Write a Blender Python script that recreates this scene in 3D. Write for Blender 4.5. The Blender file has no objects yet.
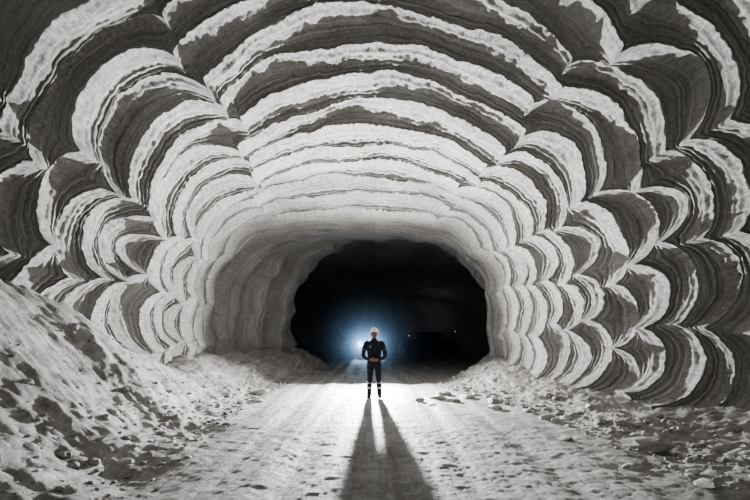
import bpy, bmesh, math, random
from mathutils import Vector, noise, Matrix
random.seed(7)
scene = bpy.context.scene
PI = math.pi

def link(o):
    scene.collection.objects.link(o); return o

def mesh_obj(name, verts, faces, mats, smooth=True):
    me = bpy.data.meshes.new(name)
    me.from_pydata(verts, [], faces); me.update()
    if smooth:
        me.polygons.foreach_set('use_smooth', [True]*len(me.polygons))
    for m in (mats if isinstance(mats, list) else [mats]): me.materials.append(m)
    return link(bpy.data.objects.new(name, me))

# ------------------------------------------------------------ materials
def newmat(name):
    m = bpy.data.materials.new(name); m.use_nodes = True
    nt = m.node_tree; b = nt.nodes['Principled BSDF']
    return m, nt, b

def N(nt, t, **kw):
    n = nt.nodes.new(t)
    for k, v in kw.items():
        if k in n.inputs: n.inputs[k].default_value = v
        else: setattr(n, k, v)
    return n

def ramp(nt, src, stops):
    r = nt.nodes.new('ShaderNodeValToRGB')
    el = r.color_ramp.elements
    while len(el) < len(stops): el.new(0.5)
    for e, (p, c) in zip(el, stops):
        e.position = p; e.color = (*c, 1) if not isinstance(c, float) else (c, c, c, 1)
    nt.links.new(src, r.inputs[0]); return r

def mth(nt, op, a, b=None, c=None):
    n = nt.nodes.new('ShaderNodeMath'); n.operation = op
    for i, v in enumerate((a, b, c)):
        if v is None: continue
        if isinstance(v, (int, float)): n.inputs[i].default_value = v
        else: nt.links.new(v, n.inputs[i])
    return n.outputs[0]

def plain(name, col, rough=0.7, metal=0.0, bump=0.0, scale=40):
    m, nt, b = newmat(name)
    tc = N(nt, 'ShaderNodeTexCoord'); no = N(nt, 'ShaderNodeTexNoise', Scale=scale, Detail=4.0)
    nt.links.new(tc.outputs['Object'], no.inputs['Vector'])
    r = ramp(nt, no.outputs[0], [(0.3, tuple(c*0.75 for c in col)), (0.7, tuple(min(1, c*1.15) for c in col))])
    nt.links.new(r.outputs[0], b.inputs['Base Color'])
    b.inputs['Roughness'].default_value = rough; b.inputs['Metallic'].default_value = metal
    if bump:
        bp = N(nt, 'ShaderNodeBump', Strength=bump, Distance=0.01)
        nt.links.new(no.outputs[0], bp.inputs['Height']); nt.links.new(bp.outputs[0], b.inputs['Normal'])
    return m

def salt_wall():
    m, nt, b = newmat('potash_rock')
    L = nt.links.new
    uv = N(nt, 'ShaderNodeUVMap'); uv.uv_map = 'UVMap'
    tc = N(nt, 'ShaderNodeTexCoord')
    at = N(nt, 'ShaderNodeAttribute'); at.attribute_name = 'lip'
    def sn(sx, sy, det=4.0, rough=0.6, dist=0.0):
        mp = N(nt, 'ShaderNodeMapping'); mp.inputs['Scale'].default_value = (sx, sy, 1)
        L(uv.outputs[0], mp.inputs[0])
        n = N(nt, 'ShaderNodeTexNoise', Scale=1.0, Detail=det, Roughness=rough, Distortion=dist)
        L(mp.outputs[0], n.inputs['Vector']); return n.outputs[0]
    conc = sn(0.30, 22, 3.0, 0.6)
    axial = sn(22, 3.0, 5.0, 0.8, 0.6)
    gn = N(nt, 'ShaderNodeTexNoise', Scale=14.0, Detail=8.0, Roughness=0.8); L(tc.outputs['Object'], gn.inputs['Vector'])
    grain = gn.outputs[0]
    big = sn(0.6, 0.9, 5.0, 0.6)
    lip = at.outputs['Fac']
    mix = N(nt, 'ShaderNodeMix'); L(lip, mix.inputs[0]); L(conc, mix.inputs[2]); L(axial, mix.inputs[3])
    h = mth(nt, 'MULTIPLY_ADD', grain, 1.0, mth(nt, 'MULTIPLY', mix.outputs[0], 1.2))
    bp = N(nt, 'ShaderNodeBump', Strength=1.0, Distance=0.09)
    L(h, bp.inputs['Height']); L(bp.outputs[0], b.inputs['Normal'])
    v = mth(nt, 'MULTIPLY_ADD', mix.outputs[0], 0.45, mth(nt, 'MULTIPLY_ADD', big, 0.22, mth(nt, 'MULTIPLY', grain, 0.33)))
    v2 = mth(nt, 'MULTIPLY_ADD', lip, 0.03, v)  # lips lightened against the faces: light on the edges put into the colour
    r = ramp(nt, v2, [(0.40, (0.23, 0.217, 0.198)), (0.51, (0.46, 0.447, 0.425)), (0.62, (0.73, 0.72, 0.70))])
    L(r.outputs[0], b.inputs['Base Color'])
    b.inputs['Roughness'].default_value = 0.75
    b.inputs['Specular IOR Level'].default_value = 0.35
    return m

def salt_ground(name, bright=1.0, tracks=True):
    m, nt, b = newmat(name)
    L = nt.links.new
    tc = N(nt, 'ShaderNodeTexCoord')
    def sn(sc, det, rough, mp=None, dist=0.0):
        n = N(nt, 'ShaderNodeTexNoise', Scale=sc, Detail=det, Roughness=rough, Distortion=dist)
        if mp:
            k = N(nt, 'ShaderNodeMapping'); k.inputs['Scale'].default_value = mp
            L(tc.outputs['Object'], k.inputs[0]); L(k.outputs[0], n.inputs['Vector'])
        else: L(tc.outputs['Object'], n.inputs['Vector'])
        return n.outputs[0]
    g = sn(26, 8.0, 0.8); c = sn(5, 6.0, 0.65); big = sn(0.8, 5.0, 0.65)
    t = sn(1.0, 5.0, 0.65, (4.5, 0.25, 1), 0.5)
    v = mth(nt, 'MULTIPLY_ADD', g, 0.30, mth(nt, 'MULTIPLY_ADD', c, 0.22, mth(nt, 'MULTIPLY_ADD', big, 0.20, mth(nt, 'MULTIPLY', t if tracks else big, 0.28))))
    r = ramp(nt, v, [(0.41, tuple(x*bright for x in (0.16, 0.15, 0.137))), (0.5, tuple(x*bright for x in (0.34, 0.328, 0.31))), (0.6, tuple(x*bright for x in (0.59, 0.578, 0.56)))])
    L(r.outputs[0], b.inputs['Base Color'])
    h = mth(nt, 'MULTIPLY_ADD', g, 0.7, c)
    if tracks: h = mth(nt, 'MULTIPLY_ADD', t, 0.9, h)
    bp = N(nt, 'ShaderNodeBump', Strength=0.9, Distance=0.045)
    L(h, bp.inputs['Height']); L(bp.outputs[0], b.inputs['Normal'])
    b.inputs['Roughness'].default_value = 0.62
    b.inputs['Specular IOR Level'].default_value = 0.4
    return m

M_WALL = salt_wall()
M_FLOOR = salt_ground('packed_salt_floor', 0.95)
M_ROCK = salt_ground('salt_rock', 1.15, False)

# ------------------------------------------------------------ tunnel shell
EYE = 1.65
# y, centre x, height above axis, half width, superellipse exponent, lobe amplitude side, top
RINGS = [
 (46.0, 0.5, 3.4, 8.5, 3.0, 0.0, 0.0),
 (38.0, 0.5, 4.6, 9.5, 2.6, 0.1, 0.0),
 (26.0, 1.0, 4.9, 9.0, 2.6, 0.1, 0.0),
 (24.0, 1.25, 4.85, 4.85, 2.05, 0.25, 0.0),
 (22.6, 0.8, 4.6, 5.0, 2.3, 0.22, 0.0),
 (21.2, 0.2, 4.35, 5.1, 2.5, 0.18, 0.0),
 (19.8, -0.3, 4.1, 5.2, 2.7, 0.18, 0.0),
 (18.2, -0.8, 3.9, 5.05, 2.9, 0.12, 0.0),
 (16.9, -0.7, 4.3, 5.1, 2.8, 0.20, 0.0),
 (16.0, -0.65, 4.55, 5.15, 2.6, 0.26, 0.02),
 (15.1, -0.55, 4.75, 5.2, 2.5, 0.32, 0.05),
 (14.2, -0.5, 4.92, 5.25, 2.3, 0.36, 0.08),
 (13.4, -0.4, 5.07, 5.34, 2.2, 0.40, 0.12),
 (12.6, -0.3, 5.25, 5.45, 2.1, 0.46, 0.16),
 (11.85, -0.25, 5.46, 5.6, 2.05, 0.54, 0.20),
 (11.15, -0.2, 5.72, 5.8, 2.0, 0.62, 0.25),
 (10.45, -0.1, 5.98, 6.0, 2.0, 0.68, 0.28),
 (9.8, -0.05, 6.25, 6.25, 2.0, 0.72, 0.32),
 (9.2, 0.0, 6.52, 6.5, 2.0, 0.76, 0.35),
 (8.6, 0.0, 6.78, 6.78, 2.0, 0.78, 0.38),
 (8.0, 0.0, 7.05, 7.05, 2.0, 0.80, 0.42),
 (7.35, 0.0, 7.32, 7.35, 2.0, 0.80, 0.46),
 (6.6, 0.0, 7.6, 7.65, 2.0, 0.80, 0.5),
 (5.6, 0.0, 7.9, 8.0, 2.0, 0.8, 0.5),
 (4.2, 0.0, 8.2, 8.3, 2.0, 0.8, 0.5),
 (0.0, 0.0, 8.5, 8.6, 2.0, 0.8, 0.5),
 (-4.0, 0.0, 8.6, 8.7, 2.0, 0.8, 0.5),
]
CUSPS = [-150, -126, -109, -94, -78, -60, -34, 37, 59, 75, 89, 104, 122, 150]

def ring_r(k, t):
    y, cx, H, W, n, a_s, a_t = RINGS[k]
    Hh = H if math.cos(t) > 0 else 3.4
    s, c = abs(math.sin(t)), abs(math.cos(t))
    r = ((s/W)**n + (c/Hh)**n)**(-1.0/n)
    d = math.degrees(t)
    cs = []
    for i, q in enumerate(CUSPS):
        cs.append(q + 5.0*noise.noise(Vector((i*5.3, k*0.75, 1.7))) + 4.0*noise.noise(Vector((i*7.7, k*2.3, 5.7))))
    for i in range(len(cs)-1):
        if cs[i] <= d < cs[i+1]:
            u = (d-cs[i])/(cs[i+1]-cs[i])
            b = max(0.0, 1-(2*u-1)**2)**0.7
            top = CUSPS[i] == -34
            a = a_t if top else a_s
            if not top: a *= 0.95 + 0.8*noise.noise(Vector((i*3.1, k*0.9, 9.0)))
            r += a*(b-0.45)
            if not top: r += 0.5*a*noise.noise(Vector((i*2.3, k*1.7, 33.0)))*b
            break
    r += 0.16*noise.noise(Vector((t*2.2, k*0.9, 4.0)))
    r += 0.04*noise.noise(Vector((t*9, k*1.9, 14.0)))
    if 2 <= k <= 5: r += 0.6*noise.noise(Vector((t*1.9, k*0.5, 70.0))) + 0.15*noise.noise(Vector((t*8, k*0.9, 75.0)))
    return r

NT = 860
T0, T1 = -math.radians(124), math.radians(124)
def wall_build():
    ts = [T0+(T1-T0)*i/NT for i in range(NT+1)]
    K = len(RINGS)
    rr = [[ring_r(k, t) for t in ts] for k in range(K)]
    yy = [[RINGS[k][0] + (0.26*noise.noise(Vector((t*2.6, k*1.3, 20)))+0.05*noise.noise(Vector((t*12, k*1.3, 27))) if 6 < k < K-1 else 0) for t in ts] for k in range(K)]
    verts, uvs, lips = [], [], []
    rows = 0
    A = 1.18*PI/2
    v0 = 0.0
    for k in range(K-1):
        steps = 28 if 7 <= k < K-4 else 10
        dR = abs(RINGS[k+1][2]-RINGS[k][2]); dY = abs(RINGS[k+1][0]-RINGS[k][0])
        nl = dR+dY
        for j in range(steps+(1 if k == K-2 else 0)):
            s = j/steps
            a = s*A
            if 2 < k:
                f = math.sin(a)/math.sin(A); g = (1-math.cos(a))/(1-math.cos(A))
            else:
                f = g = s
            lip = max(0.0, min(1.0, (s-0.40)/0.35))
            cx = RINGS[k][1]*(1-f)+RINGS[k+1][1]*f
            for i, t in enumerate(ts):
                r = rr[k][i]*(1-f)+rr[k+1][i]*f
                y = yy[k][i]*(1-g)+yy[k+1][i]*g
                st, ct = math.sin(t), math.cos(t)
                p = Vector((cx+r*st, y, EYE+r*ct))
                d = 0.08*noise.noise(p*0.9) + 0.04*noise.noise(p*2.7) + 0.025*noise.noise(p*7) + 0.022*noise.noise(p*16)
                d += 0.03*lip*noise.noise(Vector((t*r*7, y*1.2, 3.0)))
                if s > 0.84 or s < 0.06: d += 0.035*noise.noise(p*12+Vector((7, 7, 7)))
                # secondary cutter ledges part-way along each bench
                if k > 7 and s > 0.3:
                    m0 = 0.70+0.08*noise.noise(Vector((t*2.0, k*3.1, 55)))
                    amp = 0.05*max(0.0, min(1.0, 0.35+1.6*noise.noise(Vector((t*1.7, k*2.1, 61)))))
                    q = (s-m0)/0.08
                    if -1 < q < 1: d -= amp*(1-abs(q))
                gr = math.sin(s*nl*36 + 0.8*noise.noise(p*0.8))
                w = 1-0.85*lip
                side = min(1.0, max(0.0, (abs(t)-0.5)/0.5))
                ga = 0.012+0.010*side
                verts.append((p.x+st*(d+ga*0.7*gr*w), p.y+ga*gr*w, p.z+ct*(d+ga*0.7*gr*w)))
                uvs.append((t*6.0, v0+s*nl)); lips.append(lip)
            rows += 1
        v0 += nl
    faces = []
    w = NT+1
    for j in range(rows-1):
        for i in range(NT):
            a = j*w+i
            faces.append((a, a+w, a+w+1, a+1))
    ci = len(verts); verts.append((0.5, 46.3, 2.2)); uvs.append((0, 0)); lips.append(0)
    for i in range(NT): faces.append((ci, i, i+1))
    faces.append((ci, NT, 0))
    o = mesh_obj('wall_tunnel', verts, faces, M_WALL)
    me = o.data
    ul = me.uv_layers.new(name='UVMap')
    li = [0]*len(me.loops); me.loops.foreach_get('vertex_index', li)
    flat = []
    for v in li: flat.extend(uvs[v])
    ul.data.foreach_set('uv', flat)
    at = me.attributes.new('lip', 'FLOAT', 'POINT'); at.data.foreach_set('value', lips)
    return o
wall_build()

# ------------------------------------------------------------ floor and banks
def lerp_tab(tab, y):
    if y <= tab[0][0]: return tab[0][1]
    for (a, b), (c, d) in zip(tab, tab[1:]):
        if y <= c: return b+(d-b)*(y-a)/(c-a)
    return tab[-1][1]
WL = [(-3, 8), (5, 7.5), (8, 6.8), (10, 6.0), (12, 5.5), (18, 5.8), (24, 3.6), (26, 8)]
WR = [(-3, 8), (5, 7.5), (8, 6.8), (10, 6.0), (12, 5.1), (18, 4.3), (24, 5.8), (26, 9)]
XL = [(0, 2.3), (5, 2.6), (9, 3.0), (13, 3.3), (18, 3.2), (24, 1.9), (30, 5)]
XR = [(0, 3.8), (5, 3.8), (9, 3.8), (13, 3.1), (16, 2.3), (18, 2.6), (24, 4.6), (30, 6)]
HL = [(0, 3.5), (6, 3.4), (8, 2.9), (10, 1.8), (12.5, 0.8), (18, 0.95), (24, 0.9), (30, 0.3)]
HR = [(0, 0.3), (7, 0.3), (10, 0.3), (13, 0.4), (18, 0.9), (24, 0.7), (30, 0.3)]
def height(x, y):
    if x < 0: x0, W, H = lerp_tab(XL, y), lerp_tab(WL, y), lerp_tab(HL, y)
    else: x0, W, H = lerp_tab(XR, y), lerp_tab(WR, y), lerp_tab(HR, y)
    x0 += 0.45*noise.noise(Vector((y*0.6, 3 if x < 0 else 8, 0)))
    u = (abs(x)-x0)/max(0.4, W-x0)
    u = max(0.0, min(1.5, u)); e = u*u*(3-2*u) if u < 1 else 1+0.2*(u-1)
    m = max(0.0, min(1.0, (abs(x)-x0+0.7)/1.6))
    p = Vector((x, y, 0))
    z = H*e
    mm = m*(0.65 if x < 0 else 0.45)
    z += mm*(0.32*noise.noise(p*0.8+Vector((5, 0, 0))) + 0.16*abs(noise.noise(p*1.9)) + 0.08*noise.noise(p*4.3)) + m*(0.04*noise.noise(p*9.5) + 0.03*noise.noise(p*21))
    rut = 0.03*math.exp(-((x+0.95+0.1*math.sin(y*0.3))/0.18)**2) + 0.03*math.exp(-((x-1.15+0.1*math.sin(y*0.3+1))/0.18)**2) + 0.02*math.exp(-((x+1.8)/0.14)**2) - 0.015*math.exp(-((x+1.4)/0.12)**2) + 0.02*math.exp(-((x-2.1-0.1*math.sin(y*0.25))/0.15)**2)
    z += (1-m)*(0.03*noise.noise(Vector((x*2.4, y*0.25, 2))) + 0.014*noise.noise(p*3.5) + 0.012*noise.noise(p*11) + 0.008*noise.noise(p*24) - rut)
    return z
def floor_build():
    xs = []; x = -9.6
    while x < 9.6:
        xs.append(x); x += 0.04 if abs(x) < 5 else 0.07
    ys = []; y = -3.0
    while y < 46.5:
        ys.append(y); y += 0.2 if y < 3.5 else (0.04 if y < 9 else (0.08 if y < 20 else 0.3))
    verts = [(x, y, height(x, y)) for y in ys for x in xs]
    w = len(xs); faces = []
    for j in range(len(ys)-1):
        for i in range(w-1):
            a = j*w+i; faces.append((a, a+1, a+w+1, a+w))
    return mesh_obj('floor', verts, faces, M_FLOOR)
floor_build()

def rocks():
    bm = bmesh.new(); bmesh.ops.create_icosphere(bm, subdivisions=2, radius=1)
    bv = [v.co.copy() for v in bm.verts]; bf = [tuple(v.index for v in f.verts) for f in bm.faces]; bm.free()
    V, F = [], []
    def add(x, y, s, flat=0.6):
        o = len(V); sd = random.uniform(0, 100)
        M = Matrix.Rotation(random.uniform(0, 6.28), 3, 'Z') @ Matrix.Rotation(random.uniform(-0.4, 0.4), 3, 'X')
        sc = Vector((s*random.uniform(0.7, 1.4), s*random.uniform(0.7, 1.1), s*flat*random.uniform(0.7, 1.2)))
        z = height(x, y)
        for c in bv:
            q = c*(1+0.45*noise.noise(c*1.1+Vector((sd, 0, 0))) + 0.15*noise.noise(c*2.6+Vector((0, sd, 0))))
            q = Vector(tuple(round(a*2.2)/2.2*0.45+a*0.55 for a in q))
            q = M @ Vector((q.x*sc.x, q.y*sc.y, q.z*sc.z))
            V.append((x+q.x, y+q.y, z+q.z+sc.z*0.15))
        F.extend([tuple(i+o for i in f) for f in bf])
    for i in range(2400):
        y = random.uniform(3.2, 18)
        side = -1 if random.random() < 0.42 else 1
        x0 = lerp_tab(XL if side < 0 else XR, y); W = lerp_tab(WL if side < 0 else WR, y)
        x = side*(x0-0.3 + (W-x0)*abs(random.gauss(0, 0.38)))
        if abs(x) > W-0.8: continue
        s = min(0.12, 0.012*math.exp(abs(random.gauss(0, 0.9))))
        add(x, y, s)
    for x, y, s in [(1.1, 12.6, 0.16), (1.6, 12.9, 0.22), (2.0, 12.4, 0.16), (2.4, 13.1, 0.26), (1.35, 11.9, 0.1), (2.9, 12.2, 0.2), (1.9, 13.8, 0.24), (2.7, 11.2, 0.16), (3.4, 9.9, 0.2), (3.0, 7.9, 0.14), (3.9, 7.2, 0.22), (3.2, 6.2, 0.12), (-2.9, 12.3, 0.16), (-3.3, 14, 0.24)]:
        add(x, y, s, 0.45)
    return mesh_obj('rubble_rocks', V, F, M_ROCK, smooth=False)
rocks()

# ------------------------------------------------------------ tube helper
def tube(V, F, pts, rad, ref=(1, 0, 0), seg=18):
    pts = [Vector(p) for p in pts]; ref = Vector(ref); o = len(V); n = len(pts)
    for i, p in enumerate(pts):
        d = (pts[min(i+1, n-1)]-pts[max(i-1, 0)]).normalized()
        A = (ref-d*ref.dot(d))
        if A.length < 1e-3: A = Vector((0, 1, 0))-d*d.y
        A.normalize(); B = d.cross(A)
        r = rad[i]; a, b = (r, r) if isinstance(r, (int, float)) else r
        for j in range(seg):
            th = 2*PI*j/seg
            V.append(p+A*a*math.cos(th)+B*b*math.sin(th))
    for i in range(n-1):
        for j in range(seg):
            a = o+i*seg+j; b = o+i*seg+(j+1) % seg
            F.append((a, b, b+seg, a+seg))
    F.append(tuple(o+j for j in reversed(range(seg)))); F.append(tuple(o+(n-1)*seg+j for j in range(seg)))

def smooth_path(pts, rad, sub=4):
    P, R = [], []
    pts = [Vector(p) for p in pts]; rad = [(r, r) if isinstance(r, (int, float)) else r for r in rad]
    n = len(pts)
    def cr(a, b, c, d, t): return 0.5*((2*b)+(c-a)*t+(2*a-5*b+4*c-d)*t*t+(3*b-a-3*c+d)*t**3)
    for i in range(n-1):
        i0, i3 = max(0, i-1), min(n-1, i+2)
        for j in range(sub):
            t = j/sub
            P.append(Vector([cr(pts[i0][k], pts[i][k], pts[i+1][k], pts[i3][k], t) for k in range(3)]))
            R.append(tuple(cr(rad[i0][k], rad[i][k], rad[i+1][k], rad[i3][k], t) for k in range(2)))
    P.append(pts[-1]); R.append(rad[-1]); return P, R

# ------------------------------------------------------------ the miner
M_NAVY = plain('navy_workwear', (0.009, 0.013, 0.025), 0.85, bump=0.4, scale=30)
M_REFL = plain('reflective_tape', (0.55, 0.56, 0.58), 0.4)
M_SKIN = plain('skin', (0.22, 0.13, 0.095), 0.55)
M_HELM = plain('white_helmet', (0.88, 0.9, 0.94), 0.3)
M_BLACK = plain('black_rubber', (0.02, 0.02, 0.02), 0.6)
M_HAIR = plain('dark_hair', (0.03, 0.022, 0.018), 0.8)
PX, PY = -0.02, 13.1
PZ = max(height(PX+sx*0.12, PY-0.05) for sx in (-1, 1))
person = link(bpy.data.objects.new('miner', None)); person.location = (PX, PY, PZ)

def part(name, V, F, mat, voxel=None, smooth=True):
    o = mesh_obj(name, [tuple(v) for v in V], F, mat, smooth); o.parent = person
    if voxel:
        m = o.modifiers.new('remesh', 'REMESH'); m.mode = 'VOXEL'; m.voxel_size = voxel; m.use_smooth_shade = True
        s = o.modifiers.new('smooth', 'SMOOTH'); s.iterations = 4; s.factor = 0.5
    return o
V, F = [], []
P, R = smooth_path([(0, 0, 0.83), (0, 0, 0.92), (0, 0, 1.06), (0, -0.005, 1.22), (0, 0, 1.36), (0, 0.005, 1.45), (0, 0.01, 1.50), (0, 0.01, 1.55)],
                   [(0.185, 0.13), (0.188, 0.132), (0.175, 0.122), (0.19, 0.13), (0.205, 0.125), (0.165, 0.095), (0.09, 0.075), (0.068, 0.068)])
tube(V, F, P, R)
for s in (-1, 1):
    P, R = smooth_path([(s*0.085, 0, 0.95), (s*0.095, 0, 0.85), (s*0.105, 0, 0.70), (s*0.115, -0.012, 0.50), (s*0.125, 0.01, 0.32), (s*0.132, 0.005, 0.14), (s*0.134, 0, 0.075)],
                       [0.09, (0.098, 0.11), (0.088, 0.098), (0.070, 0.075), (0.070, 0.076), (0.062, 0.066), (0.068, 0.075)])
    tube(V, F, P, R)
    P, R = smooth_path([(s*0.14, 0.005, 1.44), (s*0.205, 0.01, 1.41), (s*0.24, 0.015, 1.32), (s*0.275, 0.035, 1.20), (s*0.285, 0.03, 1.11), (s*0.235, -0.05, 1.04), (s*0.15, -0.125, 1.01), (s*0.098, -0.165, 1.005)],
                       [0.06, 0.068, 0.064, 0.056, 0.053, 0.050, 0.043, 0.040])
    tube(V, F, P, R, ref=(0, 1, 0))
part('work_suit', V, F, M_NAVY, voxel=0.013)
V, F = [], []
for s in (-1, 1):
    for z, r in ((0.26, 0.078), (0.40, 0.078)):
        x = s*(0.125+(0.32-z)*0.03)
        tube(V, F, [(x, 0.008, z-0.024), (x, 0.006, z+0.024)], [(r-0.003, r+0.002), (r-0.003, r+0.002)])
part('leg_bands', V, F, M_REFL)
V, F = [], []
for s in (-1, 1):
    tube(V, F, [(s*0.250, 0.022, 1.285), (s*0.262, 0.028, 1.245)], [0.067, 0.065], ref=(0, 1, 0))
tube(V, F, [(0, 0, 0.99), (0, 0, 1.03)], [(0.186, 0.134), (0.184, 0.132)])
part('belt_and_sleeve_trim', V, F, plain('grey_trim', (0.05, 0.06, 0.08), 0.6))
V, F = [], []
tube(V, F, [(0.0, -0.131, 1.28), (0.0, -0.142, 1.28)], [(0.004, 0.1)]*2, ref=(1, 0, 0))
tube(V, F, [(-0.1, -0.105, 1.34), (-0.1, -0.13, 1.34)], [(0.03, 0.045)]*2)
part('zip_and_badge', V, F, plain('zip_grey', (0.15, 0.16, 0.19), 0.5))
V, F = [], []
for s in (-1, 1):
    P, R = smooth_path([(s*0.136, 0.01, 0.13), (s*0.137, 0.012, 0.06), (s*0.137, 0.01, 0.012)], [(0.055, 0.06), (0.052, 0.064), (0.048, 0.07)])
    tube(V, F, P, R)
    P, R = smooth_path([(s*0.136, 0.075, 0.045), (s*0.137, 0.03, 0.05), (s*0.140, -0.06, 0.045), (s*0.146, -0.14, 0.038), (s*0.149, -0.19, 0.03), (s*0.15, -0.205, 0.025)],
                       [(0.03, 0.035), (0.046, 0.048), (0.048, 0.045), (0.052, 0.038), (0.04, 0.028), (0.015, 0.012)])
    tube(V, F, P, R)
part('boots', V, F, M_BLACK, voxel=0.008)
for s in (-1, 1):
    V, F = [], []
    zo = 0.012 if s < 0 else -0.012; yo = -0.012 if s < 0 else 0.0
    tube(V, F, *smooth_path([(s*0.105, -0.160, 1.005), (s*0.08, -0.178+yo, 1.003), (s*0.045, -0.19+yo, 1.0+zo), (s*0.015, -0.195+yo, 0.997+zo)],
                            [0.027, (0.016, 0.034), (0.016, 0.041), (0.013, 0.038)]), ref=(0, 1, 0))
    for j, (ln, dz) in enumerate(((0.070, 0.030), (0.078, 0.010), (0.072, -0.011), (0.056, -0.030))):
        b = Vector((s*0.02, -0.196+yo, 0.997+zo+dz))
        tube(V, F, *smooth_path([b, b+Vector((-s*ln*0.45, -0.006, -0.004)), b+Vector((-s*ln*0.8, 0.004, -0.008)), b+Vector((-s*ln, 0.016, -0.01))],
                                [0.0095, 0.009, 0.0082, 0.006]), ref=(0, 1, 0), seg=10)
    b = Vector((s*0.065, -0.185+yo, 1.025+zo))
    tube(V, F, *smooth_path([b, b+Vector((-s*0.02, -0.012, 0.022)), b+Vector((-s*0.048, -0.014, 0.030))], [0.012, 0.011, 0.008]), ref=(0, 1, 0), seg=10)
    part('hand_'+('right' if s < 0 else 'left'), V, F, M_SKIN, voxel=0.0045)
V, F = [], []
P, R = smooth_path([(0, 0.012, 1.50), (0, 0.010, 1.56), (0, 0.0, 1.60)], [0.058, 0.054, 0.054]); tube(V, F, P, R)
P, R = smooth_path([(0, -0.055, 1.556), (0, -0.035, 1.575), (0, -0.012, 1.61), (0, -0.006, 1.65), (0, 0.0, 1.69), (0, 0.004, 1.73), (0, 0.006, 1.765), (0, 0.006, 1.785)],
                   [(0.022, 0.025), (0.046, 0.055), (0.064, 0.082), (0.071, 0.092), (0.074, 0.096), (0.072, 0.094), (0.052, 0.07), (0.02, 0.03)])
tube(V, F, P, R, seg=24)
tube(V, F, *smooth_path([(0, -0.090, 1.69), (0, -0.103, 1.665), (0, -0.112, 1.645), (0, -0.095, 1.637)], [0.009, 0.011, 0.014, 0.010]), seg=10)
tube(V, F, [(-0.024, -0.082, 1.606), (0.0, -0.092, 1.607), (0.024, -0.082, 1.606)], [0.006, 0.010, 0.006], ref=(0, 0, 1), seg=10)
for s in (-1, 1):
    tube(V, F, *smooth_path([(s*0.072, 0.0, 1.63), (s*0.080, 0.006, 1.65), (s*0.083, 0.010, 1.675), (s*0.074, 0.004, 1.69)], [0.007, 0.010, 0.012, 0.007]), ref=(0, 1, 0), seg=10)
part('head', V, F, M_SKIN, voxel=0.006)
V, F = [], []
for s in (-1, 1):
    tube(V, F, [(s*0.03, -0.086, 1.672), (s*0.03, -0.094, 1.672)], [(0.012, 0.006), (0.010, 0.005)], seg=12)
    tube(V, F, [(s*0.016, -0.096, 1.690), (s*0.03, -0.097, 1.694), (s*0.046, -0.086, 1.690)], [0.004, 0.005, 0.003], ref=(0, 0, 1), seg=8)
part('eyes_and_brows', V, F, M_HAIR)
V, F = [], []
tube(V, F, *smooth_path([(0, 0.03, 1.60), (0, 0.022, 1.65), (0, 0.016, 1.70), (0, 0.012, 1.735)], [(0.058, 0.065), (0.070, 0.080), (0.078, 0.086), (0.078, 0.09)]), seg=24)
part('hair', V, F, M_HAIR)
V, F = [], []
hp, hr = [], []
for i in range(9):
    a = i/8*PI/2*0.97
    hp.append((0, 0.004, 1.715+0.125*math.sin(a))); hr.append((0.108*math.cos(a)+0.001, 0.130*math.cos(a)+0.001))
tube(V, F, hp, hr, seg=32)
tube(V, F, [(0, -0.012, 1.706), (0, -0.010, 1.716), (0, 0.0, 1.722)], [(0.122, 0.158), (0.122, 0.158), (0.108, 0.13)], seg=32)
tube(V, F, [(0, 0.11, 1.76), (0, 0.06, 1.822), (0, 0.0, 1.843), (0, -0.06, 1.822), (0, -0.11, 1.76)], [(0.014, 0.008)]*5, seg=12)
part('helmet', V, F, M_HELM)
V, F = [], []
tube(V, F, [(0, -0.12, 1.765), (0, -0.15, 1.765)], [0.022, 0.02], seg=16)
part('cap_lamp', V, F, M_BLACK)

# ------------------------------------------------------------ work lamp behind the miner
LX, LY, LZ = -0.10, 17.4, 1.32
lz0 = height(LX, LY)
lamp = link(bpy.data.objects.new('work_lamp', None)); lamp.location = (LX, LY, lz0)
V, F = [], []
h = LZ-lz0
tube(V, F, [(0, 0.08, 0.0), (0, 0.08, 0.02)], [0.09, 0.08])
tube(V, F, [(0, 0.08, 0.02), (0, 0.08, h)], [0.014, 0.012])
tube(V, F, [(0, 0.10, h), (0, 0.03, h), (0, 0.012, h)], [0.03, 0.07, 0.10])
o = mesh_obj('lamp_stand', [tuple(v) for v in V], F, M_BLACK); o.parent = lamp

def light(name, kind, loc, rot, energy, col, **kw):
    d = bpy.data.lights.new(name, kind); d.energy = energy; d.color = col
    for k, v in kw.items(): setattr(d, k, v)
    o = link(bpy.data.objects.new(name, d)); o.location = loc; o.rotation_euler = rot; return o
light('work_lamp_flood', 'AREA', (LX, LY, LZ), (math.radians(-105), 0, 0), 2200, (0.985, 0.99, 1.0), shape='DISK', size=0.13)
light('work_lamp_beam', 'SPOT', (LX, LY-0.03, LZ), (math.radians(-105), 0, 0), 9000, (0.985, 0.99, 1.0), spot_size=math.radians(116), spot_blend=0.9, shadow_soft_size=0.05)

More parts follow.
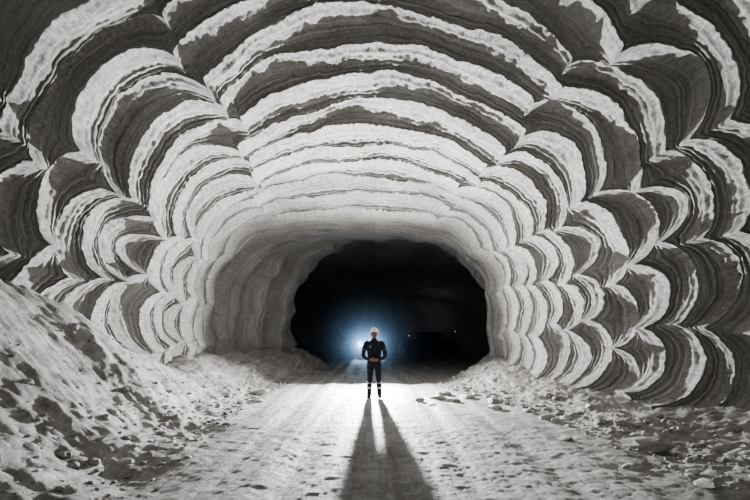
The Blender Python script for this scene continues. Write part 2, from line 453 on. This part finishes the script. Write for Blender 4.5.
# ------------------------------------------------------------ vehicles in the dark cavern
M_VEH = plain('vehicle_paint', (0.04, 0.044, 0.05), 0.7)
M_GLASS = plain('vehicle_glass', (0.02, 0.025, 0.03), 0.5)
def vehicle(loc, rot, scale=1.0):
    e = link(bpy.data.objects.new('mining_vehicle', None)); e.location = loc; e.rotation_euler = (0, 0, rot); e.scale = (scale,)*3
    def box(name, c, s, mat, bev=0.05, taper=1.0):
        bm = bmesh.new(); bmesh.ops.create_cube(bm, size=1)
        for v in bm.verts:
            k = taper if v.co.z > 0 else 1
            v.co = Vector((v.co.x*s[0]*k, v.co.y*s[1]*k, v.co.z*s[2]))+Vector(c)
        bmesh.ops.bevel(bm, geom=bm.edges[:], offset=bev, segments=2, affect='EDGES')
        me = bpy.data.meshes.new(name); bm.to_mesh(me); bm.free(); me.materials.append(mat)
        o = link(bpy.data.objects.new(name, me)); o.parent = e
    box('chassis', (0, 0, 0.75), (1.75, 4.6, 0.5), M_VEH)
    box('hood', (0, -1.5, 1.05), (1.65, 1.3, 0.3), M_VEH, 0.08, 0.94)
    box('cab', (0, 0.1, 1.45), (1.6, 1.7, 0.75), M_GLASS, 0.08, 0.85)
    box('roof', (0, 0.1, 1.85), (1.4, 1.5, 0.08), M_VEH, 0.03)
    box('bed', (0, 1.6, 1.1), (1.75, 1.3, 0.35), M_VEH)
    box('bumper', (0, -2.35, 0.6), (1.7, 0.15, 0.2), M_BLACK, 0.03)
    V, F = [], []
    for sx in (-1, 1):
        for y in (-1.45, 1.5):
            tube(V, F, [(sx*0.72, y, 0.38), (sx*0.75, y, 0.38), (sx*0.93, y, 0.38), (sx*0.96, y, 0.38)], [0.33, 0.38, 0.38, 0.33], ref=(0, 0, 1), seg=24)
    o = mesh_obj('wheels', [tuple(v) for v in V], F, M_BLACK); o.parent = e
    return e
vehicle((-0.6, 39.0, 0.02), 0.0)
vehicle((4.4, 40.0, 0.02), 0.7)
for sx in (-0.45, 0.45):
    light('headlamp', 'SPOT', (-0.6+sx, 36.5, 0.95), (math.radians(-93), 0, math.radians(1)), 650, (0.5, 0.72, 1.0), spot_size=math.radians(50), spot_blend=1.0, shadow_soft_size=0.06)
light('cavern_fill', 'POINT', (5.2, 42.5, 3.2), (0, 0, 0), 9, (0.8, 0.9, 1.0), shadow_soft_size=0.1)  # added fill light to reveal the far walls, not an existing lamp
mg, ntg, bg = newmat('added_lamp_glass')
bg.inputs['Base Color'].default_value = (0.9, 0.9, 0.85, 1); bg.inputs['Emission Color'].default_value = (0.75, 0.85, 1, 1); bg.inputs['Emission Strength'].default_value = 0.5
ls = link(bpy.data.objects.new('added_chamber_lamps', None)); ls.location = (0, 36.8, 0)  # glowing bulbs and posts added to brighten the far chamber, no known source
V, F, V2, F2 = [], [], [], []
for x, z in ((2.5, 1.6), (5.9, 1.9)):
    tube(V, F, [(x, 0, z-0.05), (x, 0, z-0.03), (x, 0, z+0.03), (x, 0, z+0.05)], [0.02, 0.045, 0.045, 0.03], seg=12)
    tube(V2, F2, [(x, 0.02, -0.05), (x, 0.02, z-0.04)], [0.03, 0.03], seg=8)
    tube(V2, F2, [(x, 0, z+0.045), (x, 0, z+0.10)], [0.07, 0.03], seg=12)
o = mesh_obj('added_lamp_globes', [tuple(v) for v in V], F, mg); o.parent = ls
o = mesh_obj('added_lamp_posts', [tuple(v) for v in V2], F2, M_BLACK); o.parent = ls

m = bpy.data.materials.new('dusty_air'); m.use_nodes = True; nt = m.node_tree; nt.nodes.clear()
out = nt.nodes.new('ShaderNodeOutputMaterial'); vs = nt.nodes.new('ShaderNodeVolumeScatter')
vs.inputs['Density'].default_value = 0.018; vs.inputs['Anisotropy'].default_value = 0.84; vs.inputs['Color'].default_value = (0.7, 0.85, 1, 1)
nt.links.new(vs.outputs[0], out.inputs['Volume'])
bm = bmesh.new(); bmesh.ops.create_cube(bm, size=1)
for v in bm.verts: v.co = Vector((v.co.x*11, v.co.y*9.8, v.co.z*4.3))
me = bpy.data.meshes.new('dust_haze'); bm.to_mesh(me); bm.free(); me.materials.append(m)
o = link(bpy.data.objects.new('dust_haze', me)); o.location = (0.9, 31.4, 2.3)

# ------------------------------------------------------------ world + camera
w = bpy.data.worlds.new('World'); scene.world = w; w.use_nodes = True
w.node_tree.nodes['Background'].inputs[0].default_value = (1.0, 0.99, 0.975, 1)
w.node_tree.nodes['Background'].inputs[1].default_value = 0.26
try: scene.view_settings.look = 'AgX - Medium High Contrast'
except Exception: pass
cam = bpy.data.cameras.new('camera'); cam.lens = 24; cam.sensor_width = 36; cam.shift_y = 85/750
cam.clip_end = 200
c = link(bpy.data.objects.new('camera', cam)); c.location = (0, 0, EYE); c.rotation_euler = (math.radians(90), 0, 0)
scene.camera = c
